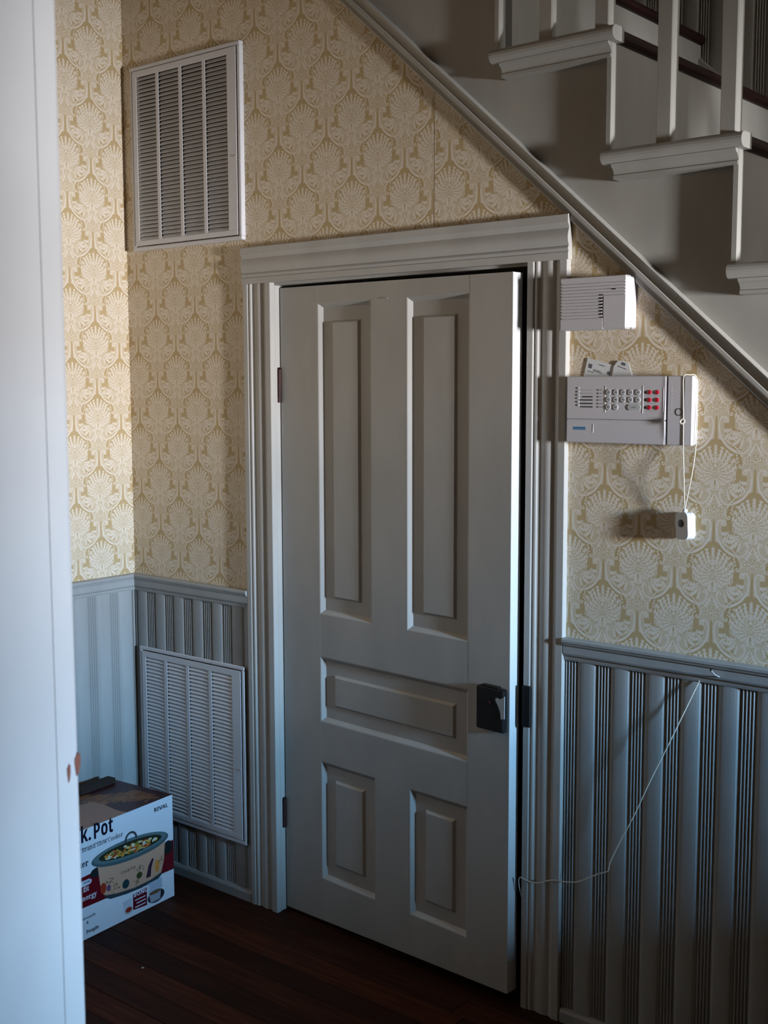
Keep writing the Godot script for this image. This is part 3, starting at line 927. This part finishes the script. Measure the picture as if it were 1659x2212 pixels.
# ------------------------------------------------------------------ grilles
func grille(called: String, at: Vector3, label: String, z: float) -> Node3D:
	var t := thing(called, at, label, "vent", "return air grilles")
	OFF = Vector3.ZERO
	var w := 0.497
	var h := 0.565
	var st := mb()
	# outer flange with a rolled lip
	for q in [[0, 0, w, 0.012], [0, h - 0.012, w, h], [0, 0.012, 0.012, h - 0.012], [w - 0.012, 0.012, w, h - 0.012]]:
		cbox(st, Vector3(q[0], q[1], z), Vector3(q[2], q[3], 0.017), 0.002)
	part(t, "flange", st, M.enamel)
	# the hinged face inside it
	st = mb()
	var a := 0.0145
	for q in [[a, a, w - a, 0.030], [a, h - 0.034, w - a, h - a], [a, 0.030, 0.034, h - 0.034], [w - 0.053, 0.030, w - a, h - 0.034]]:
		cbox(st, Vector3(q[0], q[1], 0.0165), Vector3(q[2], q[3], 0.0188), 0.0008)
	part(t, "face_frame", st, M.enamel)
	var x0 := 0.034
	var colw := (w - 0.053 - 0.034 - 3 * 0.014) / 4.0
	for k in 3:
		var x := x0 + (k + 1) * colw + k * 0.014
		box_part(t, "mullion", Vector3(x, 0.030, 0.0170), Vector3(x + 0.014, h - 0.034, 0.0188), M.enamel, 0.0004)
	var n := 41
	var step := (h - 0.064) / n
	st = mb()
	# a blade tipped down towards the room, with a folded front edge
	var blade := [Vector2(0.0, 0.0100), Vector2(0.0045, 0.0042), Vector2(0.0080, 0.0), Vector2(0.0087, 0.0006), Vector2(0.0053, 0.0050), Vector2(0.0007, 0.0118)]
	sweep(st, blade, Vector3(0, 0, 0), Vector3.BACK, Vector3.UP, Vector3.RIGHT, colw)
	st.generate_normals()
	var mesh := st.commit()
	for c in 4:
		for i in n:
			copy_part(t, "slat", mesh, M.enamel, Vector3(x0 + c * (colw + 0.014), 0.030 + step * (i + 0.06), 0.0098))
	st = mb()
	cbox(st, Vector3(w - 0.021, h * 0.42, 0.0195), Vector3(w - 0.012, h * 0.42 + 0.006, 0.022), 0.001)
	part(t, "catch", st, M.enamel)
	return t

# ------------------------------------------------------------------ slow cooker carton
const BW := 0.50
const BH := 0.328

func face_px(img: Image, d: float, hgt: float) -> Vector2:
	return Vector2((BW - d) / BW * img.get_width(), (BH - hgt) / BH * img.get_height())

func fill_shape(img: Image, pts: Array, c: Color) -> void:     # pts are (distance from right edge, height)
	var poly := PackedVector2Array()
	var lo := Vector2(1e9, 1e9)
	var hi := -lo
	for p: Vector2 in pts:
		var q := face_px(img, p.x, p.y)
		poly.append(q)
		lo = lo.min(q)
		hi = hi.max(q)
	for j in range(maxi(0, int(lo.y)), mini(img.get_height(), int(hi.y) + 1)):
		for i in range(maxi(0, int(lo.x)), mini(img.get_width(), int(hi.x) + 1)):
			if Geometry2D.is_point_in_polygon(Vector2(i + 0.5, j + 0.5), poly):
				img.set_pixel(i, j, c)

func oval(cx: float, cy: float, rx: float, ry: float, tilt := 0.0, n := 36) -> Array:
	var out := []
	for k in n:
		var a := TAU * k / n
		out.append(Vector2(cx + rx * cos(a), cy + ry * sin(a) + tilt * rx * cos(a)))
	return out

func front_print() -> ImageTexture:
	var img := Image.create(1000, 656, false, Image.FORMAT_RGB8)
	img.fill(Color(0.86, 0.87, 0.90))
	var rng := RandomNumberGenerator.new()
	rng.seed = 11
	var red := Color(0.40, 0.045, 0.10)
	fill_shape(img, [Vector2(0.5, 0.183), Vector2(0.335, 0.190), Vector2(0.18, 0.186), Vector2(0.0, 0.182), Vector2(0.0, 0.088), Vector2(0.28, 0.094), Vector2(0.5, 0.101)], red)
	fill_shape(img, [Vector2(0.5, 0.177), Vector2(0.345, 0.177), Vector2(0.336, 0.172), Vector2(0.336, 0.164), Vector2(0.345, 0.160), Vector2(0.5, 0.159)], Color(0.84, 0.85, 0.9))
	# side handles, pot and rim
	fill_shape(img, oval(0.318, 0.186, 0.022, 0.014), Color(0.10, 0.14, 0.15))
	fill_shape(img, oval(0.024, 0.165, 0.020, 0.022), Color(0.09, 0.12, 0.13))
	fill_shape(img, [Vector2(0.290, 0.112), Vector2(0.285, 0.096), Vector2(0.265, 0.086), Vector2(0.20, 0.078), Vector2(0.14, 0.075), Vector2(0.07, 0.078), Vector2(0.05, 0.09), Vector2(0.06, 0.11)], Color(0.20, 0.25, 0.27))
	fill_shape(img, [Vector2(0.312, 0.205), Vector2(0.305, 0.150), Vector2(0.298, 0.115), Vector2(0.284, 0.104), Vector2(0.24, 0.094), Vector2(0.17, 0.086), Vector2(0.10, 0.087), Vector2(0.055, 0.096), Vector2(0.042, 0.13), Vector2(0.035, 0.20)], Color(0.78, 0.60, 0.50))
	fill_shape(img, oval(0.178, 0.211, 0.157, 0.034, 0.05), Color(0.27, 0.36, 0.38))
	fill_shape(img, oval(0.178, 0.215, 0.150, 0.028, 0.05), Color(0.36, 0.45, 0.46))
	fill_shape(img, oval(0.178, 0.215, 0.128, 0.021, 0.05), Color(0.16, 0.17, 0.12))
	# stew
	for i in 150:
		var a := rng.randf() * TAU
		var r := sqrt(rng.randf())
		var p := Vector2(0.178 + 0.108 * r * cos(a), 0.2125 + 0.0135 * r * sin(a) + 0.05 * 0.108 * r * cos(a))
		var c: Color = [Color(0.78, 0.56, 0.22), Color(0.72, 0.42, 0.18), Color(0.82, 0.72, 0.42), Color(0.42, 0.46, 0.18), Color(0.66, 0.22, 0.14), Color(0.80, 0.80, 0.74)][rng.randi() % 6]
		fill_shape(img, oval(p.x, p.y, rng.randf_range(0.004, 0.010), rng.randf_range(0.002, 0.005), 0.0, 9), c)
	# lid handle
	for k in 40:
		var a := PI * k / 39.0
		fill_shape(img, oval(0.178 + 0.022 * cos(a), 0.240 + 0.022 * sin(a), 0.0042, 0.0034, 0.0, 8), Color(0.22, 0.25, 0.27))
	# fruit and leaves painted on the pot
	fill_shape(img, oval(0.292, 0.128, 0.012, 0.016), Color(0.62, 0.20, 0.13))
	fill_shape(img, oval(0.271, 0.122, 0.008, 0.010), Color(0.40, 0.28, 0.42))
	fill_shape(img, oval(0.203, 0.110, 0.014, 0.014), Color(0.10, 0.22, 0.25))
	fill_shape(img, oval(0.147, 0.118, 0.012, 0.010), Color(0.24, 0.26, 0.13))
	fill_shape(img, [Vector2(0.120, 0.098), Vector2(0.100, 0.098), Vector2(0.096, 0.125), Vector2(0.085, 0.150), Vector2(0.092, 0.153), Vector2(0.108, 0.135)], Color(0.20, 0.13, 0.20))
	fill_shape(img, oval(0.072, 0.122, 0.010, 0.020), Color(0.80, 0.52, 0.24))
	for i in 70:
		var p: Vector2 = [Vector2(0.265, 0.142), Vector2(0.145, 0.140), Vector2(0.16, 0.102), Vector2(0.25, 0.115), Vector2(0.056, 0.135)][i % 5] + Vector2(rng.randfn(0, 0.009), rng.randfn(0, 0.006))
		fill_shape(img, oval(p.x, p.y, 0.0024, 0.0016, rng.randf_range(-0.6, 0.6), 7), Color(0.30, 0.27, 0.16))
	# bonus corner: red flash, small cooker, serving picture
	fill_shape(img, [Vector2(0.176, 0.068), Vector2(0.117, 0.070), Vector2(0.118, 0.013), Vector2(0.176, 0.018)], Color(0.36, 0.05, 0.12))
	fill_shape(img, [Vector2(0.112, 0.078), Vector2(0.052, 0.080), Vector2(0.052, 0.047), Vector2(0.112, 0.045)], Color(0.68, 0.71, 0.78))
	fill_shape(img, oval(0.079, 0.028, 0.036, 0.020), Color(0.16, 0.16, 0.20))
	fill_shape(img, [Vector2(0.108, 0.040), Vector2(0.058, 0.042), Vector2(0.062, 0.014), Vector2(0.102, 0.012)], Color(0.62, 0.63, 0.68))
	fill_shape(img, oval(0.083, 0.042, 0.026, 0.006), Color(0.42, 0.33, 0.24))
	fill_shape(img, [Vector2(0.218, 0.058), Vector2(0.182, 0.060), Vector2(0.180, 0.026), Vector2(0.212, 0.022)], Color(0.77, 0.78, 0.83))
	fill_shape(img, oval(0.194, 0.024, 0.018, 0.012), Color(0.75, 0.74, 0.74))
	fill_shape(img, oval(0.194, 0.026, 0.013, 0.008), Color(0.60, 0.20, 0.14))
	return ImageTexture.create_from_image(img)

func top_print() -> ImageTexture:       # x runs along the box front, y from front to back
	var img := Image.create(256, 160, false, Image.FORMAT_RGB8)
	var n := FastNoiseLite.new()
	n.seed = 8
	n.frequency = 0.02
	for j in 160:
		for i in 256:
			var u := (255 - i) / 255.0 * BW
			var v := j / 159.0
			var c := Color(0.60, 0.47, 0.40)
			var k := n.get_noise_2d(i * 2.0, j * 4.0)
			if u < 0.187 + 0.006 * sin(v * 9.0):
				c = Color(0.22, 0.03, 0.07)
				if absf(v - 0.52 - 0.18 * sin(u * 26.0)) < 0.22 + 0.2 * k and u > 0.03:
					c = Color(0.38, 0.22, 0.13).lerp(Color(0.58, 0.38, 0.20), clampf(0.5 + k, 0, 1))
			elif absf(v - 0.22 - 0.3 * (u - 0.2)) < 0.12 + 0.1 * k:
				c = Color(0.33, 0.23, 0.19)
			img.set_pixel(i, j, c)
	return ImageTexture.create_from_image(img)

func uv_quad(st: SurfaceTool, q: Array, uv: Array) -> void:
	for k in [0, 2, 1, 0, 3, 2]:
		st.set_uv(uv[k])
		st.add_vertex((q[k] - OFF) * S)

func cooker_carton() -> void:
	var a := deg_to_rad(5.4)
	var along := Vector3(sin(a), 0, cos(a))
	var out := Vector3(cos(a), 0, -sin(a))
	var o := Vector3(0.325, 0.0015, 0.135)
	var t := thing("slow_cooker_carton", o, "white and maroon printed slow cooker carton standing in the corner", "box")
	var depth := 0.26
	var st := mb()
	cbox(st, Vector3(-depth, 0, 0), Vector3(-0.0008, BH - 0.001, BW), 0.0008, o, out, Vector3.UP, along)
	part(t, "carton_body", st, M.card)
	var fm := mat(Color.WHITE, 0.35)
	fm.albedo_texture = front_print()
	st = mb()
	uv_quad(st, [o + along * BW, o, o + Vector3.UP * BH, o + along * BW + Vector3.UP * BH], [Vector2(0, 1), Vector2(1, 1), Vector2(1, 0), Vector2(0, 0)])
	part(t, "printed_front", st, fm)
	var tm := mat(Color.WHITE, 0.4)
	tm.albedo_texture = top_print()
	st = mb()
	var h := Vector3.UP * BH
	uv_quad(st, [o + along * BW + h, o + h, o - out * depth + h, o - out * depth + along * BW + h], [Vector2(0, 1), Vector2(1, 1), Vector2(1, 0), Vector2(0, 0)])
	part(t, "printed_top", st, tm)
	var sm := mat(Color(0.28, 0.04, 0.08), 0.4)
	st = mb()
	var sd := o - along * 0.0006
	quad(st, sd - out * depth, sd - out * depth + h, sd + h, sd)
	part(t, "printed_side", st, sm)
	# the flap that stands a little open at the back of the lid
	st = mb()
	cbox(st, Vector3(-depth + 0.004, BH, 0.045), Vector3(-depth + 0.055, BH + 0.002, 0.16), 0.0, o, out, (Vector3.UP + along * 0.12).normalized(), along)
	tag(part(t, "lid_flap", st, M.paper_white), "pale edge of the loose lid flap")
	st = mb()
	cbox(st, Vector3(-depth - 0.004, BH - 0.002, 0.02), Vector3(-depth + 0.03, BH + 0.017, 0.165), 0.001, o, out, Vector3.UP, along)  # dark box, its colour stands for the shade in the lid gap
	tag(part(t, "flap_gap_shade", st, mat(Color(0.16, 0.10, 0.07), 0.8)), "dark brown bar standing for the shaded gap in the lid")
	# lettering on the front
	var b := Basis(-along, Vector3.UP, out)
	var navy := mat(Color(0.055, 0.045, 0.14), 0.4)
	var place := func(d: float, y: float) -> Vector3: return o + along * d + Vector3.UP * y + out * 0.0004
	lettering(t, "lettering", "Crock", place.call(0.3455, 0.2745), b, 0.046, navy, "Droid Sans", true, 0.78, true)
	lettering(t, "lettering", "Pot", place.call(0.327, 0.2715), b, 0.046, navy, "Droid Sans", true, 0.78)
	st = mb()
	cbox(st, Vector3(-0.0042, -0.0042, 0), Vector3(0.0042, 0.0042, 0.0008), 0.0, o + along * 0.3385 + Vector3.UP * 0.2945, (along + Vector3.UP).normalized(), (Vector3.UP - along).normalized(), out)
	part(t, "hyphen_mark", st, navy)
	lettering(t, "lettering", "Brand Slow Cooker", place.call(0.369, 0.2575), b, 0.0125, navy, "Droid Serif", false, 1.0)
	st = mb()
	cbox(st, Vector3(0.268, 0.2725, 0), Vector3(0.49, 0.2735, 0.0006), 0.0, o, along, Vector3.UP, out)
	part(t, "rule", st, navy)
	lettering(t, "lettering", "Slow Cooker", place.call(0.347, 0.2115), b, 0.0175, navy, "Droid Serif", true, 0.9, true)
	lettering(t, "lettering", "RIVAL", place.call(0.081, 0.2905), b, 0.0125, navy, "Droid Sans", true, 1.25)
	var pale := mat(Color(0.84, 0.84, 0.88), 0.4)
	lettering(t, "lettering", "BONUS", place.call(0.174, 0.052), b, 0.0135, pale, "Droid Sans", true, 1.1)
	lettering(t, "lettering", "oval", place.call(0.367, 0.163), b, 0.009, navy, "Droid Serif")
	lettering(t, "lettering", "fit", place.call(0.369, 0.138), b, 0.014, pale, "Droid Serif", true)
	lettering(t, "lettering", "energy", place.call(0.385, 0.112), b, 0.014, pale, "Droid Serif", true)
	lettering(t, "lettering", "Crock Pot", place.call(0.222, 0.142), b, 0.0095, mat(Color(0.45, 0.30, 0.22)), "Droid Serif")
	for k in 3:
		lettering(t, "lettering", ["removable", "4", "People"][k], place.call([0.378, 0.360, 0.362][k], [0.057, 0.041, 0.012][k]), b, [0.008, 0.009, 0.0105][k], navy, "Droid Sans", k > 0)
	for k in 3:
		st = mb()
		cbox(st, Vector3(0.124, 0.044 - k * 0.011, 0), Vector3(0.168 - 0.006 * (k % 2), 0.047 - k * 0.011, 0.0006), 0.0, o, along, Vector3.UP, out)
		part(t, "print_line", st, pale)
	# a crumb of paper on the floor nearby
	var crumb := thing("paper_scrap", Vector3(0.62, 0.0, 0.50), "tiny white scrap of paper on the dark floor", "scrap")
	st = mb()
	cbox(st, Vector3(0.62, 0.0005, 0.50), Vector3(0.6245, 0.003, 0.506), 0.0008)
	part(crumb, "scrap", st, M.paper_white)

# ------------------------------------------------------------------ wall units
func siren() -> void:
	var t := thing("alarm_sounder", Vector3(1.742, 1.7245, 0.0), "white plastic alarm sounder box overlapping the door casing", "alarm")
	box_part(t, "back_box", Vector3(1.661, 1.7255, 0.0), Vector3(1.828, 1.844, 0.0195), M.plastic, 0.004)
	var x0 := 1.6545
	var x1 := 1.8265
	var zf := 0.048
	box_part(t, "cover", Vector3(x0, 1.7245, 0.0205), Vector3(x1, 1.8455, zf), M.plastic, 0.004)
	var dy := 0.00725
	for k in 11:
		var y := 1.8285 - k * dy
		var xe := x1 - 0.0006 if k < 4 else 1.7665
		box_part(t, "rib", Vector3(x0 + 0.0008, y - 0.0021, zf - 0.0006), Vector3(xe, y + 0.0021, zf + 0.0022), M.plastic, 0.0009)
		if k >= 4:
			box_part(t, "painted_sound_slot", Vector3(1.756, y + 0.0024, zf - 0.0003), Vector3(1.7665, y + 0.0048, zf + 0.0003), M.dark)  # near-black strip painted for the shade inside the slot
	box_part(t, "plain_face", Vector3(1.7685, 1.7275, zf - 0.001), Vector3(x1 - 0.0008, 1.8285 - 3 * dy - 0.0052, zf + 0.0022), M.plastic, 0.001)
	box_part(t, "lower_face", Vector3(x0 + 0.0008, 1.7255, zf - 0.001), Vector3(1.7685, 1.8285 - 10 * dy - 0.0052, zf + 0.0022), M.plastic, 0.001)
	box_part(t, "upper_face", Vector3(x0 + 0.0008, 1.8335, zf - 0.001), Vector3(x1 - 0.0008, 1.8448, zf + 0.0022), M.plastic, 0.001)
	box_part(t, "indicator", Vector3(1.7905, 1.8132, zf), Vector3(1.8, 1.8160, zf + 0.0026), M.ink)

func console() -> void:
	var t := thing("emergency_call_console", Vector3(1.825, 1.463, 0.0), "white wall console with keypad and red emergency buttons", "console")
	var zf := 0.0325
	box_part(t, "base", Vector3(1.667, 1.465, 0.0), Vector3(1.982, 1.6155, 0.012), M.plastic, 0.003)
	box_part(t, "lower_cover", Vector3(1.665, 1.463, 0.012), Vector3(1.9195, 1.5172, zf), M.plastic, 0.0018)
	box_part(t, "upper_cover", Vector3(1.665, 1.5178, 0.012), Vector3(1.9195, 1.6175, zf), M.plastic, 0.0018)
	box_part(t, "end_cover", Vector3(1.9235, 1.463, 0.012), Vector3(1.964, 1.6175, 0.0290), M.plastic, 0.0018)
	box_part(t, "end_bar", Vector3(1.964, 1.463, 0.012), Vector3(1.984, 1.6175, 0.0310), M.plastic, 0.0014)
	# keypad
	OFF = Vector3.ZERO
	var st := mb()
	turned(st, [Vector2(0.0068, 0.0), Vector2(0.0066, 0.0010), Vector2(0.0056, 0.0016), Vector2(0.0, 0.0013)], Vector3.ZERO, Vector3.BACK, 16)
	st.generate_normals()
	var key := st.commit()
	st = mb()
	turned(st, [Vector2(0.0052, 0.0), Vector2(0.0050, 0.0010), Vector2(0.0038, 0.0017), Vector2(0.0, 0.0020)], Vector3.ZERO, Vector3.BACK, 14)
	st.generate_normals()
	var redkey := st.commit()
	var base := Vector3(1.825, 1.463, 0.0)
	OFF = base
	for r in 3:
		for c in 5:
			if r == 2 and c > 1:
				continue
			var at := Vector3(1.7769 + c * 0.0188, 1.5809 - r * 0.0171, zf)
			var k := copy_part(t, "key", key, M.key, at - base)
			var mark := mb()
			OFF = at
			cbox(mark, at + Vector3(-0.0012, -0.0015, 0.0012), at + Vector3(0.0012, 0.0015, 0.0018), 0.0)
			part(k, "key_mark", mark, M.inkgrey)
			OFF = base
	st = mb()
	var pill := []
	for k in 20:
		var a := TAU * k / 20.0
		pill.append(Vector2((0.0095 if cos(a) > 0 else -0.0095) + 0.0068 * cos(a), 0.0068 * sin(a)))
	sweep(st, pill, Vector3(1.8429, 1.5468, zf), Vector3.RIGHT, Vector3.UP, Vector3.BACK, 0.0014)
	part(t, "wide_key", st, M.key)
	box_part(t, "print_mark", Vector3(1.838, 1.5461, zf + 0.0014), Vector3(1.848, 1.5475, zf + 0.0018), M.inkgrey)
	for r in 3:
		for c in 2:
			copy_part(t, "red_button", redkey, M.red, Vector3(1.8806 + c * 0.0190, 1.5811 - r * 0.0172, zf) - base)
		box_part(t, "print_line", Vector3(1.873, 1.5735 - r * 0.0172, zf), Vector3(1.9, 1.5740 - r * 0.0172, zf + 0.0003), M.inkgrey)
		box_part(t, "pictogram", Vector3(1.8685, 1.5785 - r * 0.0172, zf), Vector3(1.8715, 1.5835 - r * 0.0172, zf + 0.0003), M.ink)
	# painted speaker slots, lamps with captions
	var y := [1.5863, 1.5782, 1.5702, 1.5627, 1.5545, 1.5467]
	var xs := [[1.704, 1.7345], [1.703, 1.735], [1.7074, 1.7350], [1.7011, 1.7352], [1.7013, 1.7350], [1.7027, 1.7354]]
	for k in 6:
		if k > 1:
			box_part(t, "painted_speaker_slot", Vector3(xs[k][0], y[k] - 0.0013, zf - 0.0003), Vector3(xs[k][1], y[k] + 0.0013, zf + 0.0003), M.dark)  # no hole here, the dark colour stands for its shade
		else:
			box_part(t, "painted_speaker_slot", Vector3(xs[k][0], y[k] - 0.0003, zf - 0.0003), Vector3(xs[k][1], y[k] + 0.0003, zf + 0.0003), M.inkgrey)
		box_part(t, "lamp", Vector3(1.7475, y[k] - 0.0014, zf - 0.0003), Vector3(1.7500, y[k] + 0.0014, zf + 0.0006), M.ink)
		box_part(t, "print_mark", Vector3(1.7525, y[k] - 0.0006, zf), Vector3([1.7600, 1.7595, 1.7575, 1.7585, 1.7625, 1.7625][k], y[k] + 0.0006, zf + 0.0003), M.inkgrey)
		box_part(t, "ridge", Vector3(1.6945 - 0.0016 * sin(k * 0.6), y[k] + 0.0015, zf - 0.0005), Vector3(1.6995, y[k] + 0.0066, zf + 0.0012), M.key, 0.0008)
	for q in [[1.7685, 1.5341, 1.596], [1.8640, 1.5332, 1.596], [1.9145, 1.5381, 1.5906]]:
		st = mb()
		var bow := []
		for k in 9:
			var f := k / 8.0
			bow.append(Vector3(q[0] + 0.0012 * sin(PI * f) * (-1 if q[0] < 1.8 else 0.4), lerpf(q[1], q[2], f), zf - 0.0005))
		tube(st, bow, 0.0011, 6)
		part(t, "ridge", st, M.plastic_white)
	st = mb()
	tube(st, [Vector3(1.737, 1.4864, zf - 0.0005), Vector3(1.737, 1.5062, zf - 0.0005)], 0.0011, 6)
	part(t, "ridge", st, M.plastic_white)
	# blue maker's name and its underline, too small to read
	for k in 7:
		var x := 1.6845 + k * 0.0047
		st = mb()
		cbox(st, Vector3(x, 1.4952, zf), Vector3(x + 0.0041, 1.4992, zf + 0.0003), 0.0)
		if k % 2 == 0:
			cbox(st, Vector3(x + 0.0006, 1.4992, zf), Vector3(x + 0.0030, 1.5000, zf + 0.0003), 0.0)
		part(t, "blue_lettering", st, M.blue)
	box_part(t, "blue_lettering", Vector3(1.6845, 1.4926, zf), Vector3(1.7175, 1.4944, zf + 0.0003), M.blue)
	for k in 8:
		box_part(t, "white_dot", Vector3(1.9325, 1.5379 + k * 0.00755, 0.0290), Vector3(1.9341, 1.5395 + k * 0.00755, 0.0294), M.plastic_white)
	st = mb()
	turned(st, [Vector2(0.0072, 0.0), Vector2(0.0072, 0.0006), Vector2(0.0084, 0.0006), Vector2(0.0084, 0.0)], Vector3(1.9515, 1.5375, 0.0290), Vector3.BACK, 20)
	part(t, "ring_mark", st, M.ink)

func leaflets() -> void:
	var t := thing("printed_card", Vector3(1.74, 1.60, 0.013), "white printed card tucked behind the console at a slant", "card", "")
	var st := mb()
	slab_z(st, [Vector2(1.690, 1.59), Vector2(1.694, 1.6206), Vector2(1.7035, 1.6612), Vector2(1.7725, 1.6435), Vector2(1.828, 1.6195), Vector2(1.828, 1.59)], 0.0025, 0.0037)
	part(t, "card", st, M.paper_white)
	for q in [[1.7055, 1.6385, 0.009, 0.010, M.inkgrey], [1.7195, 1.6330, 0.020, 0.0016, M.inkgrey], [1.7190, 1.6300, 0.025, 0.0014, M.inkgrey], [1.7035, 1.6305, 0.017, 0.0014, M.inkgrey], [1.7340, 1.6445, 0.016, 0.0016, M.inkgrey], [1.7560, 1.6225, 0.007, 0.007, M.inkgrey]]:
		st = mb()
		cbox(st, Vector3(0, 0, 0), Vector3(q[2], q[3], 0.0003), 0.0, Vector3(q[0], q[1], 0.0037), Vector3(0.965, -0.26, 0), Vector3(0.26, 0.965, 0), Vector3.BACK)
		part(t, "print_mark", st, q[4])
	t = thing("paper_tag", Vector3(1.80, 1.60, 0.013), "small white round topped tag behind the console", "tag", "")
	st = mb()
	slab_z(st, [Vector2(1.7660, 1.60), Vector2(1.7745, 1.6410), Vector2(1.7800, 1.6485), Vector2(1.7860, 1.6535), Vector2(1.7960, 1.6535), Vector2(1.8060, 1.6500), Vector2(1.8145, 1.6440), Vector2(1.8165, 1.6360), Vector2(1.8215, 1.6195), Vector2(1.8215, 1.60)], 0.0046, 0.0056)
	part(t, "tag", st, M.paper_white)
	for q in [[1.7850, 1.6405, 0.023, 0.0015], [1.7935, 1.6445, 0.010, 0.0060]]:
		st = mb()
		cbox(st, Vector3(0, 0, 0), Vector3(q[2], q[3], 0.0003), 0.0, Vector3(q[0], q[1], 0.0056), Vector3(0.94, -0.34, 0), Vector3(0.34, 0.94, 0), Vector3.BACK)
		part(t, "print_mark", st, M.inkgrey)

func pendant() -> void:
	var foot := Vector3(1.9725, 1.2525, 0.0225)
	var t := thing("call_pendant", foot, "white call button pendant hanging by a cord from the console", "pendant")
	var yaw := Basis(Vector3.UP, deg_to_rad(-26.0)) * Basis(Vector3.BACK, deg_to_rad(4.0))
	var c := Vector3(1.9700, 1.283, 0.0225)
	var st := mb()
	var outline := []
	for k in 24:
		var ang := TAU * k / 24.0
		outline.append(Vector2((0.009 if cos(ang) > 0 else -0.009) + 0.0125 * cos(ang), (0.018 if sin(ang) > 0 else -0.018) + 0.0125 * sin(ang)))
	sweep(st, outline, c - yaw.z * 0.0115, yaw.x, yaw.y, yaw.z, 0.0110)
	sweep(st, outline, c + yaw.z * 0.0002, yaw.x, yaw.y, yaw.z, 0.0098)
	part(t, "shell", st, M.plastic_white)
	st = mb()
	turned(st, [Vector2(0.0085, 0.0), Vector2(0.0085, 0.002), Vector2(0.006, 0.0035), Vector2(0, 0.004)], c + yaw * Vector3(-0.002, 0.006, 0.010), yaw.z, 18)
	part(t, "button", st, M.inkgrey)
	st = mb()
	cbox(st, Vector3(-0.005, 0.029, -0.005), Vector3(0.005, 0.038, 0.004), 0.002, c, yaw.x, yaw.y, yaw.z)
	part(t, "lug", st, M.plastic_white)
	st = mb()
	var top := c + yaw * Vector3(0, 0.037, 0)
	tube(st, smooth([top, Vector3(1.9690, 1.40, 0.0335), Vector3(1.9690, 1.463, 0.0395), Vector3(1.9695, 1.515, 0.0425), Vector3(1.9670, 1.57, 0.0405), Vector3(1.9660, 1.609, 0.0405), Vector3(1.969, 1.6190, 0.039), Vector3(1.977, 1.6195, 0.030), Vector3(1.984, 1.6185, 0.019), Vector3(1.9872, 1.600, 0.013), Vector3(1.9885, 1.53, 0.016), Vector3(1.9900, 1.464, 0.020), Vector3(1.986, 1.40, 0.028), top], 5), 0.0011, 6)
	part(t, "neck_cord", st, M.cord)
	st = mb()
	tube(st, smooth([Vector3(1.9690, 1.523, 0.044), Vector3(1.9640, 1.518, 0.047), Vector3(1.9672, 1.512, 0.046), Vector3(1.9735, 1.517, 0.045), Vector3(1.9690, 1.523, 0.044)], 5), 0.0017, 6)
	part(t, "knot", st, M.cord)

func wire_and_nail() -> void:
	var t := thing("telephone_wire", Vector3(1.8, 0.42, 0.03), "thin white wire trailing from chair rail to the door gap", "wire")
	var st := mb()
	var p := [Vector3(2.0085, 0.932, 0.012), Vector3(1.950, 0.787, 0.030), Vector3(1.902, 0.678, 0.036), Vector3(1.864, 0.591, 0.034), Vector3(1.827, 0.517, 0.032), Vector3(1.801, 0.459, 0.030), Vector3(1.7955, 0.437, 0.029), Vector3(1.789, 0.431, 0.029), Vector3(1.766, 0.419, 0.028), Vector3(1.715, 0.387, 0.027), Vector3(1.683, 0.376, 0.026), Vector3(1.636, 0.368, 0.025), Vector3(1.596, 0.350, 0.025), Vector3(1.568, 0.347, 0.026), Vector3(1.545, 0.352, 0.028), Vector3(1.5375, 0.335, 0.024), Vector3(1.5365, 0.300, 0.012), Vector3(1.530, 0.25, -0.02), Vector3(1.50, 0.18, -0.09)]
	tube(st, smooth(p, 5), 0.0015, 6)
	part(t, "wire", st, M.cord)
	t = thing("bent_nail", Vector3(2.058, 0.945, 0.018), "bent nail sticking out of the chair rail", "nail")
	st = mb()
	tube(st, [Vector3(2.058, 0.949, 0.016), Vector3(2.0535, 0.957, 0.032), Vector3(2.0485, 0.9685, 0.042)], 0.0016, 6)
	part(t, "shank", st, M.steel)
	st = mb()
	turned(st, [Vector2(0.0, -0.0006), Vector2(0.0026, -0.0006), Vector2(0.0026, 0.0006), Vector2(0.0, 0.0008)], Vector3(2.0485, 0.9685, 0.042), Vector3(-0.32, 0.55, 0.77).normalized(), 10)
	part(t, "head", st, M.iron)
